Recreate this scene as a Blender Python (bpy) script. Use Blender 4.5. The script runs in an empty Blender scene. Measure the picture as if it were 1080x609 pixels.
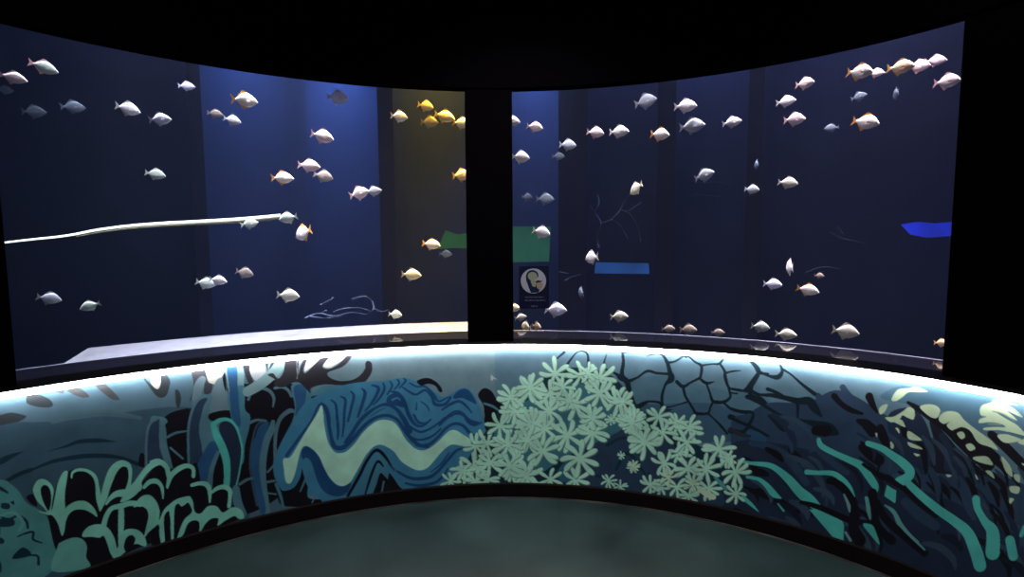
import bpy, bmesh, math, random
import numpy as np
from mathutils import Vector, Matrix

random.seed(7)
PI = math.pi
sc = bpy.context.scene
COL = sc.collection

# ------------------------------------------------------------------ room plan
# The room is a round viewing bay: its wall is described in polar form round
# the point where the photographer stands (eye 1.55 m above the floor).
EYE = 1.55
FPX, PITCH, ROLL = 518.857, 0.0791118, -0.0063724
CX, CY = 540.0, 304.5
COEF = [2.98342577, -0.0382225, -0.07721988, 0.00235805, 0.03356139, -0.0233837, -0.03805059, -0.01552177]
H_LED, H_SKIRT, H_TOP, H_SILL, H_CEIL = -0.5716, -1.4594, 0.9578, -0.562, 1.78
A_L, A_P0, A_P1, A_R = -0.7983, -0.0910, 0.0024, 0.7264      # window jambs (azimuth)

def plan(th):
    th = np.asarray(th, float)
    t = np.clip(th, -1.1, 1.1) / 0.7
    p = sum(c * t ** k for k, c in enumerate(COEF[:7])) + COEF[7] * np.abs(t + .03)
    yc, xc, R = 0.383, -0.074, 2.6027
    b = yc * np.cos(th) + xc * np.sin(th)
    c = b + np.sqrt(R * R - (yc * yc + xc * xc) + b * b)
    w = np.clip((np.abs(th) - .83) / .17, 0, 1); w = w * w * (3 - 2 * w)
    return p * (1 - w) + c * w

def wall_pt(th, off, h):
    d = float(plan(th)) + off
    return Vector((d * math.sin(th), d * math.cos(th), EYE + h))

def ray(x, y):
    a = (x - CX) / FPX; b = -(y - CY) / FPX
    c, s = math.cos(ROLL), math.sin(ROLL)
    a, b = c * a - s * b, s * a + c * b
    cp, sp = math.cos(PITCH), math.sin(PITCH)
    return (a, cp + sp * b, -sp + cp * b)

def at(x, y, off=0.0):
    """point seen at photo position (x, y) on the surface `off` behind the wall face"""
    r = ray(x, y); th = math.atan2(r[0], r[1]); d = float(plan(th)) + off
    k = d / math.hypot(r[0], r[1])
    return Vector((r[0] * k, r[1] * k, EYE + r[2] * k))

def azim(x, y):
    r = ray(x, y); return math.atan2(r[0], r[1])

# ------------------------------------------------------------------ helpers
def link(o):
    COL.objects.link(o); return o

def mesh_obj(name, verts, faces, mat, parent=None, smooth=False):
    me = bpy.data.meshes.new(name)
    me.from_pydata([tuple(v) for v in verts], [], faces)
    bm = bmesh.new(); bm.from_mesh(me)
    bmesh.ops.recalc_face_normals(bm, faces=bm.faces)
    bm.to_mesh(me); bm.free()
    if mat: me.materials.append(mat)
    if smooth:
        for p in me.polygons: p.use_smooth = True
    o = bpy.data.objects.new(name, me); link(o)
    if parent: o.parent = parent
    return o

def bm_obj(name, bm, mat, parent=None, smooth=False):
    bmesh.ops.recalc_face_normals(bm, faces=bm.faces)
    me = bpy.data.meshes.new(name); bm.to_mesh(me); bm.free()
    if mat: me.materials.append(mat)
    if smooth:
        for p in me.polygons: p.use_smooth = True
    o = bpy.data.objects.new(name, me); link(o)
    if parent: o.parent = parent
    return o

def tag(o, label=None, cat=None, group=None, kind=None):
    if label: o['label'] = label
    if cat: o['category'] = cat
    if group: o['group'] = group
    if kind: o['kind'] = kind
    return o

def structure(o, label=None):
    o['kind'] = 'structure'
    if label: o['label'] = label
    return o

def sweep(name, a0, a1, section, mat, parent=None, n=None, closed=True):
    """cross-section [(off, h), ...] swept along the wall between two azimuths"""
    n = n or max(2, int(abs(a1 - a0) / 0.02))
    V, F = [], []; m = len(section)
    for i in range(n + 1):
        th = a0 + (a1 - a0) * i / n
        for (o, h) in section: V.append(wall_pt(th, o, h))
    for i in range(n):
        for j in range(m if closed else m - 1):
            k = (j + 1) % m
            F.append((i * m + j, i * m + k, (i + 1) * m + k, (i + 1) * m + j))
    if closed:
        F.append(tuple(range(m))); F.append(tuple(n * m + j for j in range(m)))
    return mesh_obj(name, V, F, mat, parent)

def box_section(o0, o1, h0, h1): return [(o0, h0), (o1, h0), (o1, h1), (o0, h1)]

def tube(name, pts, rad, mat, parent=None, seg=10):
    V, F = [], []; n = len(pts)
    pts = [Vector(p) for p in pts]
    for i, p in enumerate(pts):
        t = (pts[min(i + 1, n - 1)] - pts[max(i - 1, 0)]).normalized()
        a = t.cross(Vector((0, 0, 1)))
        if a.length < 1e-3: a = Vector((1, 0, 0))
        a.normalize(); b = a.cross(t).normalized()
        r = rad[i] if isinstance(rad, (list, tuple)) else rad
        for k in range(seg):
            an = 2 * PI * k / seg
            V.append(p + a * (r * math.cos(an)) + b * (r * math.sin(an)))
    for i in range(n - 1):
        for k in range(seg):
            l = (k + 1) % seg
            F.append((i * seg + k, i * seg + l, (i + 1) * seg + l, (i + 1) * seg + k))
    F.append(tuple(range(seg))); F.append(tuple((n - 1) * seg + k for k in range(seg)))
    return mesh_obj(name, V, F, mat, parent, smooth=True)

def mat(name, col, rough=.6, spec=.3, bump=0, bscale=40, var=0, vscale=6):
    m = bpy.data.materials.new(name); m.use_nodes = True
    nt = m.node_tree; b = nt.nodes['Principled BSDF']
    b.inputs['Base Color'].default_value = (*col, 1)
    b.inputs['Roughness'].default_value = rough
    b.inputs['Specular IOR Level'].default_value = spec
    tc = nt.nodes.new('ShaderNodeTexCoord')
    if var:
        n = nt.nodes.new('ShaderNodeTexNoise'); n.inputs['Scale'].default_value = vscale; n.inputs['Detail'].default_value = 5
        nt.links.new(tc.outputs['Object'], n.inputs['Vector'])
        r = nt.nodes.new('ShaderNodeValToRGB')
        r.color_ramp.elements[0].position = .3; r.color_ramp.elements[1].position = .7
        r.color_ramp.elements[0].color = (*[c * (1 - var) for c in col], 1)
        r.color_ramp.elements[1].color = (*[min(1, c * (1 + var)) for c in col], 1)
        nt.links.new(n.outputs['Fac'], r.inputs['Fac']); nt.links.new(r.outputs['Color'], b.inputs['Base Color'])
    if bump:
        n2 = nt.nodes.new('ShaderNodeTexNoise'); n2.inputs['Scale'].default_value = bscale
        nt.links.new(tc.outputs['Object'], n2.inputs['Vector'])
        bp = nt.nodes.new('ShaderNodeBump'); bp.inputs['Strength'].default_value = bump; bp.inputs['Distance'].default_value = .01
        nt.links.new(n2.outputs['Fac'], bp.inputs['Height']); nt.links.new(bp.outputs['Normal'], b.inputs['Normal'])
    return m

def glow(name, col, strength):
    m = bpy.data.materials.new(name); m.use_nodes = True
    b = m.node_tree.nodes['Principled BSDF']
    b.inputs['Base Color'].default_value = (*[min(1, c) * .5 for c in col], 1)
    b.inputs['Emission Color'].default_value = (*col, 1)
    b.inputs['Emission Strength'].default_value = strength
    return m
# light levels
LED_E = 32.0
HAZE = .012
BLUE = (.27, .44, 1.0); INDIGO = (.34, .36, 1.0)
BAYS = [(20, 205, INDIGO, 1.2), (219, 308, BLUE, 13), (330, 398, BLUE, 20), (420, 490, (1, .62, .2), 12), (541, 586, BLUE, 14), (619, 692, INDIGO, 3), (711, 786, INDIGO, 6), (802, 1010, INDIGO, 4.5)]
FRONT = [(60, .60, 2.2, .9, (.85, .9, 1), 16), (230, .60, 2.2, .9, (.95, .94, 1), 54), (345, .60, 2.2, .6, (.95, .94, 1), 52), (466, .60, 2.2, .25, (1, .62, .06), 66),
         (570, .60, 2.2, .4, (1, .93, .95), 36), (700, .60, 2.2, .9, (1, .93, .95), 46), (850, .60, 2.2, .9, (1, .9, .95), 42), (970, .60, 2.2, .6, (1, .85, .9), 38)]
ROOM = [(0, 2.15, 3.28, .1, 2.78, .3, .3, (.92, 1, .99), 12), (-1.55, 1.72, 3.28, -1.95, 2.0, .3, .3, (.95, 1, .97), 1.8), (1.55, 1.72, 3.28, 1.9, 2.0, .3, .3, (.95, 1, .97), 2.0)]
# ------------------------------------------------------------------ mural painting
K = (.010, .010, .017); MC = (.50, .92, .74); ML = (.26, .74, .60); TB = (.10, .60, .55); TL = (.09, .33, .34)
S = (.115, .23, .31); SD = (.105, .22, .285); S2 = (.10, .25, .33); S3 = (.08, .25, .35); CB = (.06, .26, .44)
DB = (.018, .08, .22); B1 = (.03, .12, .27); NV = (.020, .036, .076); NV2 = (.031, .064, .122); DT = (.010, .04, .065)
PL = (.42, .52, .56); LT = (.55, .62, .60); LTEAL = (.20, .37, .41); SL = (.155, .27, .33); CR = (.52, .74, .52); GR = (.16, .19, .22)
U0, U1 = -1.62, 1.52
MH0, MH1 = -0.590, H_SKIRT
NU, NV_ = 1960, 340
SSX, SSY = NU * 2, NV_ * 2
canvas = np.zeros((SSY, SSX, 3), np.float32)
Fx, Fy, Fs = 0., 0., 1.

def frame(x, y, s):
    global Fx, Fy, Fs
    Fx, Fy, Fs = x, y, s

def to_canvas(P):
    """photo points -> position on the wall (tangent of azimuth, height) -> canvas cells"""
    P = np.asarray(P, float)
    a = (P[:, 0] - CX) / FPX; b = -(P[:, 1] - CY) / FPX
    c, s = math.cos(ROLL), math.sin(ROLL); a, b = c * a - s * b, s * a + c * b
    cp, sp = math.cos(PITCH), math.sin(PITCH)
    y = cp + sp * b; z = -sp + cp * b
    th = np.arctan2(a, y); h = z / np.hypot(a, y) * plan(th)
    u = (np.tan(th) - U0) / (U1 - U0) * SSX
    v = (h - MH0) / (MH1 - MH0) * SSY
    return np.c_[u, v]

def fill(P, col):
    y0 = max(0, int(math.floor(P[:, 1].min()))); y1 = min(SSY - 1, int(math.ceil(P[:, 1].max())))
    A = P; B = np.roll(P, -1, 0)
    for r in range(y0, y1 + 1):
        yc = r + .5
        m = (A[:, 1] <= yc) != (B[:, 1] <= yc)
        if not m.any(): continue
        a, b = A[m], B[m]
        xs = np.sort(a[:, 0] + (yc - a[:, 1]) / (b[:, 1] - a[:, 1]) * (b[:, 0] - a[:, 0]))
        for k in range(0, len(xs) - 1, 2):
            i0 = max(0, int(round(xs[k]))); i1 = min(SSX, int(round(xs[k + 1])))
            if i1 > i0: canvas[r, i0:i1] = col

def catmull(P, closed, sub):
    P = np.asarray(P, float); n = len(P)
    if n < 3 and not closed:
        t = np.linspace(0, 1, sub + 1)[:, None]; return P[0] * (1 - t) + P[-1] * t
    out = []
    rng = range(n) if closed else range(n - 1)
    for i in rng:
        if closed: p0, p1, p2, p3 = P[i - 1], P[i], P[(i + 1) % n], P[(i + 2) % n]
        else: p0, p1, p2, p3 = P[max(i - 1, 0)], P[i], P[i + 1], P[min(i + 2, n - 1)]
        t = (np.arange(sub) / sub)[:, None]
        out.append(.5 * (2 * p1 + (p2 - p0) * t + (2 * p0 - 5 * p1 + 4 * p2 - p3) * t * t + (3 * p1 - p0 - 3 * p2 + p3) * t ** 3))
    if not closed: out.append(P[-1:])
    return np.concatenate(out)

def poly(col, pts, sharp=False):
    P = np.asarray(pts, float)
    if not sharp: P = catmull(P, True, 5)
    P = P / Fs + np.array([Fx, Fy])
    fill(to_canvas(P), col)

def stroke(col, pts, sub=7):
    P = catmull(pts, False, sub)
    xy = P[:, :2] / Fs + np.array([Fx, Fy]); w = np.maximum(P[:, 2], 1.0) / Fs * .5
    an = np.arange(12) * (2 * PI / 12); ring = np.c_[np.cos(an), np.sin(an)]
    for i in range(len(xy)):
        if w[i] > .25: fill(to_canvas(xy[i] + ring * w[i]), col)
    for i in range(len(xy) - 1):
        d = xy[i + 1] - xy[i]; L = np.hypot(*d)
        if L < 1e-6: continue
        nrm = np.array([-d[1], d[0]]) / L
        fill(to_canvas(np.array([xy[i] + nrm * w[i], xy[i + 1] + nrm * w[i + 1], xy[i + 1] - nrm * w[i + 1], xy[i] - nrm * w[i]])), col)

def strokes(col, *lst):
    for s in lst: stroke(col, s)
def polys(col, *lst):
    for s in lst: poly(col, s)

rf = random.Random(3)
def flower(x, y, r, n=None, col=MC, edge=True):
    n = n or rf.choice([7, 8, 8]); a0 = rf.uniform(0, 6.28); f = rf.uniform(.93, 1.04)
    c = tuple(v * f for v in col)
    if edge: shade = tuple(v * .40 for v in c)
    pet = []
    for k in range(n):
        a = a0 + 2 * PI * k / n + rf.uniform(-.16, .16); L = r * rf.uniform(.85, 1.08); bend = rf.uniform(-.35, .35)
        q = []
        for t, w in ((0, .10), (.25, .15), (.6, .235), (.85, .24), (.96, .15)):
            b = a + bend * t * t
            q.append((x + L * t * math.cos(b), y + L * t * math.sin(b) * .95, w * r))
        pet.append(q)
    if edge:
        for q in pet: stroke(shade, [(px + r * .02, py + r * .035, w + r * .035) for px, py, w in q], 3)
    for q in pet: stroke(c, q, 3)

rf0 = random.Random(5)
# --- base colours of the wall, panel by panel, vignette-like dimming worked in at lower left
frame(0, 0, 1)
poly(S, [(-420, 250), (1500, 250), (1500, 1000), (-420, 1000)], True)
poly((.15, .26, .32), [(-420, 250), (522, 250), (522, 1000), (-420, 1000)], True)
poly(SL, [(370, 330), (521, 330), (521, 430), (370, 430)], True)
poly((.085, .178, .245), [(-420, 470), (-200, 445), (-90, 425), (200, 395), (300, 420), (300, 560), (-90, 1000), (-420, 1000)])
poly((.047, .114, .168), [(-420, 560), (-90, 455), (60, 445), (200, 430), (240, 470), (240, 600), (-90, 1000), (-420, 1000)])

# --- far end: leaves and arcs
frame(0, 380, 5.39)
polys((.035, .05, .06), [(150,240),(165,190),(230,200),(290,230),(300,262),(260,272),(190,262)], [(0,315),(60,300),(130,312),(150,325),(110,350),(40,365),(-60,380),(-60,330)],
      [(795,80),(820,100),(870,150),(900,165),(912,130),(900,75),(925,65),(965,110),(965,150),(945,205),(910,215),(880,195),(840,140)], [(998,170),(1020,180),(1030,220),(1020,270),(1005,265),(997,215)])
polys((.06, .075, .085), [(370,165),(385,140),(440,155),(490,185),(508,212),(460,212),(400,188)], [(512,120),(545,115),(600,140),(650,185),(680,225),(640,225),(590,190),(550,155)], [(345,145),(360,145),(362,190),(310,180),(300,172),(345,178)])
strokes((.082, .17, .215), [(300,350,30),(450,312,34),(620,300,30),(800,330,20)])
strokes((.07, .155, .215), [(390,330,14),(600,310,22),(760,330,12)])
strokes((.045, .12, .16), [(-60,500,20),(90,440,20),(200,405,6)])
strokes(DT, [(270,522,2),(380,490,14),(450,465,22),(560,458,24),(660,465,3)], [(150,640,10),(240,600,16),(330,570,22),(470,548,26),(600,545,24),(700,560,20),(780,590,22),(830,604,10)], [(-80,610,30),(0,580,35),(60,550,28),(130,522,4)])
polys(K, [(795,540),(815,530),(835,570),(830,609),(790,600)])
# --- brain coral at the far end
frame(0, 480, 5.39)
strokes(DT, [(20,160,20),(110,110,24),(180,85,22)])
poly(TL, [(-1400,300),(-700,150),(-300,110),(0,140),(60,165),(110,210),(150,270),(200,300),(250,330),(290,400),(310,490),(330,520),(320,640),(0,900),(-400,1500),(-1400,2200)])
for k in range(26):
    bx, by = rf0.uniform(-1200, -60), rf0.uniform(260, 900)
    stroke(DT, [(bx, by, 8), (bx + 50, by - rf0.uniform(10, 50), 22), (bx + 100, by + 10, 20), (bx + 110, by + 60, 8)])
strokes(DT, [(-60,180,26),(0,190,22),(45,215,12)], [(0,350,6),(50,365,14),(90,350,12)], [(110,345,12),(150,375,16),(160,415,14)], [(100,465,6),(150,445,12),(190,440,14),(190,480,14),(240,500,8)], [(170,570,10),(215,575,14),(220,620,18)], [(-40,470,30),(10,490,34)], [(22,290,36),(42,292,36)], [(-80,300,20),(-30,330,14)])
polys(DT, [(0,365),(70,360),(85,395),(40,410),(-40,400)], [(70,590),(130,525),(180,570)], [(60,270),(80,262),(82,285)])
polys(K, [(150,240),(190,225),(215,290),(180,280)])
stroke((.13, .42, .42), [(0,345,16),(80,330,16),(130,380,20),(110,430,16)])
# --- tentacles
frame(160, 370, 5.39)
poly(K, [(60,400),(200,330),(330,350),(440,200),(540,190),(800,190),(790,500),(730,609),(760,760),(700,850),(540,930),(440,900),(330,770),(240,700),(60,640)])
poly(S2, [(230,300),(300,250),(430,240),(470,420),(300,640),(250,640)])
polys((.05, .06, .075), [(225,95),(310,80),(320,180),(345,190),(340,240),(300,245),(300,170),(280,150),(250,180),(240,250),(215,290),(240,200)])
polys(LT, [(312,70),(415,70),(410,130),(370,185),(345,190),(318,165)], [(-10,115),(40,125),(52,180),(35,220),(0,190)])
poly(SL, [(340,240),(370,170),(400,160),(430,230),(450,360),(420,385),(340,370),(330,300)])
strokes(SL, [(255,270,52),(270,200,52),(290,165,40)])
polys(K, [(405,150),(420,120),(425,230),(410,200)], [(180,350),(205,330),(210,400),(190,400)], [(330,360),(440,340),(450,390),(340,400)])
poly(S2, [(-10,400),(40,375),(90,400),(75,500),(100,640),(-10,640)])
frame(0, 380, 5.39)
poly(NV2, [(835,400),(870,345),(915,335),(905,420),(910,500),(935,580),(945,650),(830,650)])
strokes(S2, [(915,330,14),(925,400,38),(930,480,40),(950,560,40),(970,640,40)])
strokes(SD, [(835,640,14),(832,480,14),(850,370,14),(905,330,12)])
poly(K, [(945,360),(1050,350),(1060,600),(990,590),(960,510),(955,430)])
strokes(S2, [(950,440,14),(1000,415,14),(1060,405,10)], [(970,500,12),(1040,560,12)])
frame(160, 370, 5.39)
poly(NV2, [(215,660),(212,480),(225,370),(260,290),(310,270),(318,300),(280,380),(270,460),(285,540),(310,660)])
strokes(S2, [(335,270,22),(310,330,34),(295,420,38),(298,520,30),(305,640,20)], [(212,660,12),(208,480,14),(220,380,14),(250,300,16),(290,265,16),(340,262,14)])
frame(160, 460, 5.39)
strokes(S2, [(330,290,30),(340,190,30),(380,90,20)])
strokes(B1, [(280,260,70),(300,160,70),(350,60,60)])
frame(160, 370, 5.39)
poly(LTEAL, [(418,80),(520,70),(525,200),(530,330),(560,370),(555,440),(530,540),(520,640),(460,640),(455,400),(445,300),(430,180)])
poly((.07, .24, .34), [(432,250),(525,200),(530,330),(560,370),(555,440),(530,540),(520,640),(460,640),(455,400)])
poly(B1, [(428,82),(482,80),(490,200),(497,300),(505,430),(460,390),(448,300),(440,200)])
polys((.03, .035, .045), [(515,65),(555,65),(560,120),(580,190),(560,200),(535,150)], [(640,50),(668,48),(660,100),(665,130)], [(665,130),(690,45),(728,45),(700,110)])
poly(PL, [(560,90),(590,60),(630,65),(650,120),(640,170),(600,180),(565,140)])
frame(160, 460, 5.39)
poly(NV, [(390,-70),(430,-84),(468,-60),(498,10),(512,90),(500,200),(475,300),(460,420),(440,420),(447,200),(435,110),(410,30),(385,-30)])
strokes(TB, [(350,-65,30),(370,0,40),(400,60,44),(425,140,42),(430,220,36),(425,290,36)], [(350,-65,26),(390,-90,22),(440,-90,18),(480,-52,14),(505,20,12),(515,90,10),(500,200,8),(480,290,8)])
strokes(S2, [(480,300,40),(490,380,50),(520,440,40)])
frame(160, 370, 5.39)
strokes(S2, [(690,405,22),(680,450,38),(650,520,42),(632,620,42),(632,740,40),(645,840,40),(655,940,40)])
strokes((.05, .10, .15), [(650,400,12),(600,425,12),(572,520,12),(560,640,12),(575,760,12),(600,880,12)])
poly(B1, [(590,490),(612,430),(662,405),(660,440),(632,520),(612,640),(622,760),(650,900),(622,930),(588,790),(566,640),(570,540)])
strokes(SD, [(560,410,18),(600,395,14),(650,400,12)], [(700,640,14),(705,480,20),(730,390,22),(780,345,26),(805,345,20)], [(550,280,14),(570,235,16),(620,215,18),(670,230,18),(695,270,16),(690,320,8)], [(700,215,14),(740,208,16),(775,225,16),(795,260,16)], [(500,760,16),(540,735,16),(575,725,12)], [(660,690,12),(700,640,12),(710,560,14)], [(640,750,14),(700,740,14)], [(660,810,10),(740,820,8)])
poly(K, [(712,600),(727,450),(760,390),(802,365),(792,430),(762,520),(740,609)])
strokes(LTEAL, [(545,235,56),(620,190,60),(700,120,60),(760,40,60)])
poly((.03, .032, .042), [(660,140),(700,165),(720,200),(800,180),(800,50),(760,60),(750,120),(720,160),(690,130)])
poly(S3, [(795,230),(800,195),(850,175),(895,190),(912,230),(905,300),(880,360),(850,440),(800,540),(770,620),(742,620),(760,500),(800,400),(815,320)])
poly(B1, [(808,215),(840,192),(875,200),(880,240),(865,320),(840,390),(818,400),(820,310)])

# --- pillow coral with mint rims
frame(0, 480, 5.39)
poly(K, [(215,150),(270,170),(300,250),(330,150),(400,90),(470,85),(545,140),(575,250),(620,110),(700,45),(740,100),(740,200),(830,130),(900,50),(950,100),(960,180),(1000,130),(1078,70),(1130,80),(1150,500),(900,490),(660,585),(480,640),(330,560),(270,340)])
frame(160, 460, 5.39)
poly(K, [(90,190),(160,180),(240,200),(240,270),(320,290),(335,380),(350,310),(430,300),(445,400),(520,460),(300,540),(0,620),(0,200)])
frame(0, 480, 5.39)
poly(ML, [(190,190),(215,145),(255,140),(290,165),(305,200),(300,250),(290,320),(280,335),(250,300),(215,265),(195,225)])
poly(K, [(232,195),(250,172),(275,180),(290,215),(292,270),(278,318),(255,285),(238,240)])
poly(ML, [(360,100),(385,95),(380,150),(370,220),(372,300),(385,290),(430,265),(480,262),(520,285),(545,320),(553,352),(520,330),(480,312),(430,312),(395,335),(375,380),(368,430),(355,460),(345,440),(330,390),(300,345),(270,340),(220,320),(290,320),(315,230),(330,160)])
strokes(ML, [(408,130,8),(415,100,14),(450,85,16),(500,92,18),(540,125,22),(555,180,20),(560,230,30),(570,270,35),(570,315,8)],
        [(570,315,10),(590,250,36),(605,190,42),(625,130,46),(650,80,46),(690,50,38),(730,60,28),(742,100,20),(738,150,18),(728,200,30)],
        [(605,280,12),(630,245,24),(670,220,36),(730,215,50),(780,180,60)], [(690,265,10),(720,240,40),(760,205,50)],
        [(770,190,50),(800,130,32),(840,80,34),(880,50,34),(920,45,30),(950,75,26),(960,120,20),(952,180,14)],
        [(820,185,18),(850,155,26),(890,150,28),(918,180,18),(928,245,8)],
        [(590,405,30),(605,350,28),(635,305,26),(690,290,30),(740,275,30),(800,280,30)], [(690,290,30),(690,380,34),(688,450,30),(685,560,22)])
poly(ML, [(800,240),(850,228),(890,265),(908,320),(905,370),(925,330),(960,285),(1010,250),(1078,235),(1078,260),(1040,280),(1000,270),(985,300),(985,470),(975,475),(965,330),(945,320),(930,370),(937,490),(920,495),(905,400),(880,410),(845,440),(820,470),(835,400),(845,350),(835,310),(800,290),(760,295)])
poly(ML, [(470,465),(480,430),(520,400),(580,395),(620,420),(650,470),(670,530),(700,440),(740,420),(790,430),(825,470),(830,520),(770,505),(720,545),(660,590),(630,560),(610,500),(590,460),(565,470),(520,465)])
poly(K, [(705,520),(720,470),(750,455),(770,475),(760,510),(720,550)])
poly((.16, .50, .46), [(330,520),(350,495),(420,470),(470,480),(495,520),(490,580),(505,640),(300,660)])
frame(160, 460, 5.39)
strokes(ML, [(90,295,10),(110,230,26),(150,190,30),(200,170,26),(235,185,22),(238,230,20)], [(0,150,22),(40,142,24),(80,170,22),(92,230,14)], [(0,255,22),(40,265,22),(62,300,16),(65,355,8)],
        [(230,280,20),(270,270,22),(310,275,28),(330,310,24),(330,375,12)], [(345,320,14),(370,300,22),(410,290,26),(445,310,26),(445,360,20),(440,400,22)])
poly(ML, [(60,440),(100,390),(160,355),(215,345),(235,375),(245,430),(280,440),(320,400),(370,400),(405,435),(460,405),(510,420),(525,465),(495,470),(470,455),(420,480),(375,510),(380,470),(340,470),(305,500),(275,545),(270,490),(240,480),(205,500),(180,560),(145,590),(165,520),(190,470),(230,430),(210,380),(190,390),(170,400),(150,385),(130,420),(125,590),(112,590),(108,440),(90,430),(70,470),(75,610),(55,610),(45,530)])

# --- branching black coral under the light
frame(290, 360, 6.75)
poly((.028, .030, .040), [(100,90),(168,90),(165,240),(185,170),(215,120),(250,95),(240,130),(205,195),(215,230),(270,180),(330,120),(400,85),(430,90),(370,140),(340,185),(380,200),(440,175),(490,130),(530,80),(555,90),(530,140),(480,185),(400,215),(375,230),(390,260),(460,285),(540,280),(600,250),(640,200),(645,155),(665,142),(690,160),(692,210),(665,265),(620,305),(550,320),(450,315),(350,310),(260,335),(250,370),(180,300),(120,300),(60,330),(0,320),(0,290),(60,250)])
stroke((.25, .27, .28), [(158,90,4),(158,270,4)])
polys(LT, [(210,215),(225,150),(260,112),(330,100),(320,125),(250,195)], [(345,180),(370,140),(430,100),(510,95),(490,125),(430,170),(390,192)])
poly(S3, [(270,375),(330,325),(440,315),(580,322),(480,365),(400,395),(280,400)])
poly(K, [(265,395),(330,385),(385,380),(340,408),(268,415)])

# --- giant clam: blue mantle
frame(0, 0, 1)
poly(CB, [(291,480),(303,455),(318,430),(330,420),(350,412),(365,406),(385,403),(405,402),(425,399),(440,403),(455,411),(466,419),(475,416),(488,409),(498,414),(506,428),(511,448),(510,465),(512,482),(495,505),(470,516),(440,522),(410,522),(370,530),(345,534),(330,522),(312,528),(298,518),(289,500)])
frame(290, 440, 6.75)
poly(K, [(195,350),(180,430),(130,505),(60,525),(20,500),(10,520),(40,620),(160,640),(300,640),(330,590),(235,570),(242,440),(205,400)])
strokes(CB, [(195,290,30),(225,400,44),(262,500,44),(320,565,34),(420,592,16)], [(30,300,50),(35,400,50),(60,480,40),(100,500,34),(140,470,34),(172,390,28),(195,300,26)])
strokes(S3, [(10,480,24),(40,560,20),(60,640,16)], [(180,530,10),(215,450,14),(235,400,8)], [(265,610,10),(290,560,8)])
poly(DB, [(190,240),(230,212),(280,245),(320,295),(350,365),(390,435),(440,485),(490,495),(540,470),(520,530),(470,562),(400,558),(340,520),(300,450),(262,330),(228,290),(195,300)])
strokes(K, [(520,560,22),(600,420,24),(650,320,22),(700,250,22),(740,240,24),(790,290,22),(850,385,6)], [(640,560,12),(680,430,20),(720,330,18),(745,320,20),(770,350,12)])
strokes(S3, [(580,570,12),(640,430,22),(690,330,20),(740,290,18),(800,350,14),(850,400,6)], [(690,540,20),(720,420,24),(745,370,24),(800,420,26),(880,500,28)])
poly(K, [(700,560),(722,480),(750,400),(790,430),(870,520),(800,550)])
strokes(S3, [(755,560,10),(775,460,12)], [(840,520,8),(850,490,6)])
frame(410, 435, 6.75)
polys(K, [(0,440),(30,460),(70,520),(100,560),(0,580)])
strokes(DB, [(0,370,10),(40,410,14)], [(60,420,16),(160,470,24),(280,465,24),(350,420,22),(420,340,22),(480,275,20),(530,258,14)], [(120,505,16),(220,522,22),(330,500,22),(390,450,18),(420,400,10)], [(300,425,8),(370,370,12),(430,290,12)])
frame(290, 360, 6.75)
strokes(DB, [(330,440,10),(365,470,18),(385,540,20),(395,660,18),(430,745,16)], [(400,420,10),(432,450,18),(442,530,20),(450,640,20),(445,700,10)], [(470,395,10),(502,420,20),(495,500,20),(490,600,18),(480,680,10)], [(540,360,10),(562,390,20),(545,470,20),(520,570,16)], [(620,340,12),(642,370,24),(622,450,24),(590,540,16)], [(690,315,12),(735,330,22),(730,370,22),(690,440,18),(640,500,10)], [(770,300,12),(780,340,18),(750,400,18),(700,455,10)], [(820,290,12),(835,320,16),(800,380,12)], [(870,272,10),(885,300,16),(850,345,10)], [(915,268,10),(930,285,16),(885,335,10)])
strokes(DB, [(500,720,20),(560,640,30),(620,560,40),(700,500,44),(790,460,40),(860,490,40),(910,550,40),(960,640,40)])
strokes(CB, [(560,680,14),(610,600,16),(680,525,16),(770,472,16),(840,492,16),(890,560,16),(930,640,14)])
poly(DB, [(800,400),(860,370),(920,400),(930,470),(860,460),(800,450)])
stroke(CB, [(835,420,14),(870,405,12),(890,420,10)])
frame(410, 360, 6.75)
strokes(DB, [(20,360,14),(70,375,22),(110,430,26),(140,520,28),(185,590,24),(240,605,16),(300,560,10)], [(100,330,12),(160,370,16),(200,380,16),(260,350,18),(310,400,22),(330,450,24),(400,450,20),(440,400,18)], [(150,300,10),(200,325,14),(260,325,14),(320,380,16),(355,430,14),(420,400,10)], [(380,490,14),(440,450,20),(500,430,20),(550,460,18),(590,510,10)], [(360,600,16),(420,540,24),(480,505,26),(530,520,20),(565,572,24),(610,595,24),(660,580,10)], [(200,440,8),(195,490,12)], [(230,430,8),(270,460,12),(290,500,8)])
poly(DB, [(460,390),(510,345),(560,345),(600,390),(625,450),(570,425),(520,405),(470,412)])
frame(410, 435, 6.75)
strokes(DB, [(180,20,18),(210,70,20),(260,80,18),(300,50,10)], [(150,100,16),(220,140,18),(290,120,16),(350,80,14),(400,40,16)], [(120,150,14),(180,190,16),(240,195,16),(310,170,16),(370,120,14)], [(440,30,14),(480,10,20),(530,20,20),(580,60,20),(640,75,14)])
frame(290, 440, 6.75)
strokes(DB, [(85,275,26),(180,140,20),(260,30,18),(300,-60,16),(330,-88,16),(368,-30,18),(385,60,24),(405,160,28),(430,215,32),(490,215,32),(560,150,30),(640,60,26),(720,5,22),(800,-10,22),(870,20,24),(920,90,26),(980,165,26),(1040,205,24),(1090,210,22)])
frame(410, 435, 6.75)
strokes(DB, [(200,232,24),(230,238,24),(290,228,22),(350,178,20),(410,112,20),(470,82,22),(530,97,22),(580,150,24),(640,180,10)])
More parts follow.
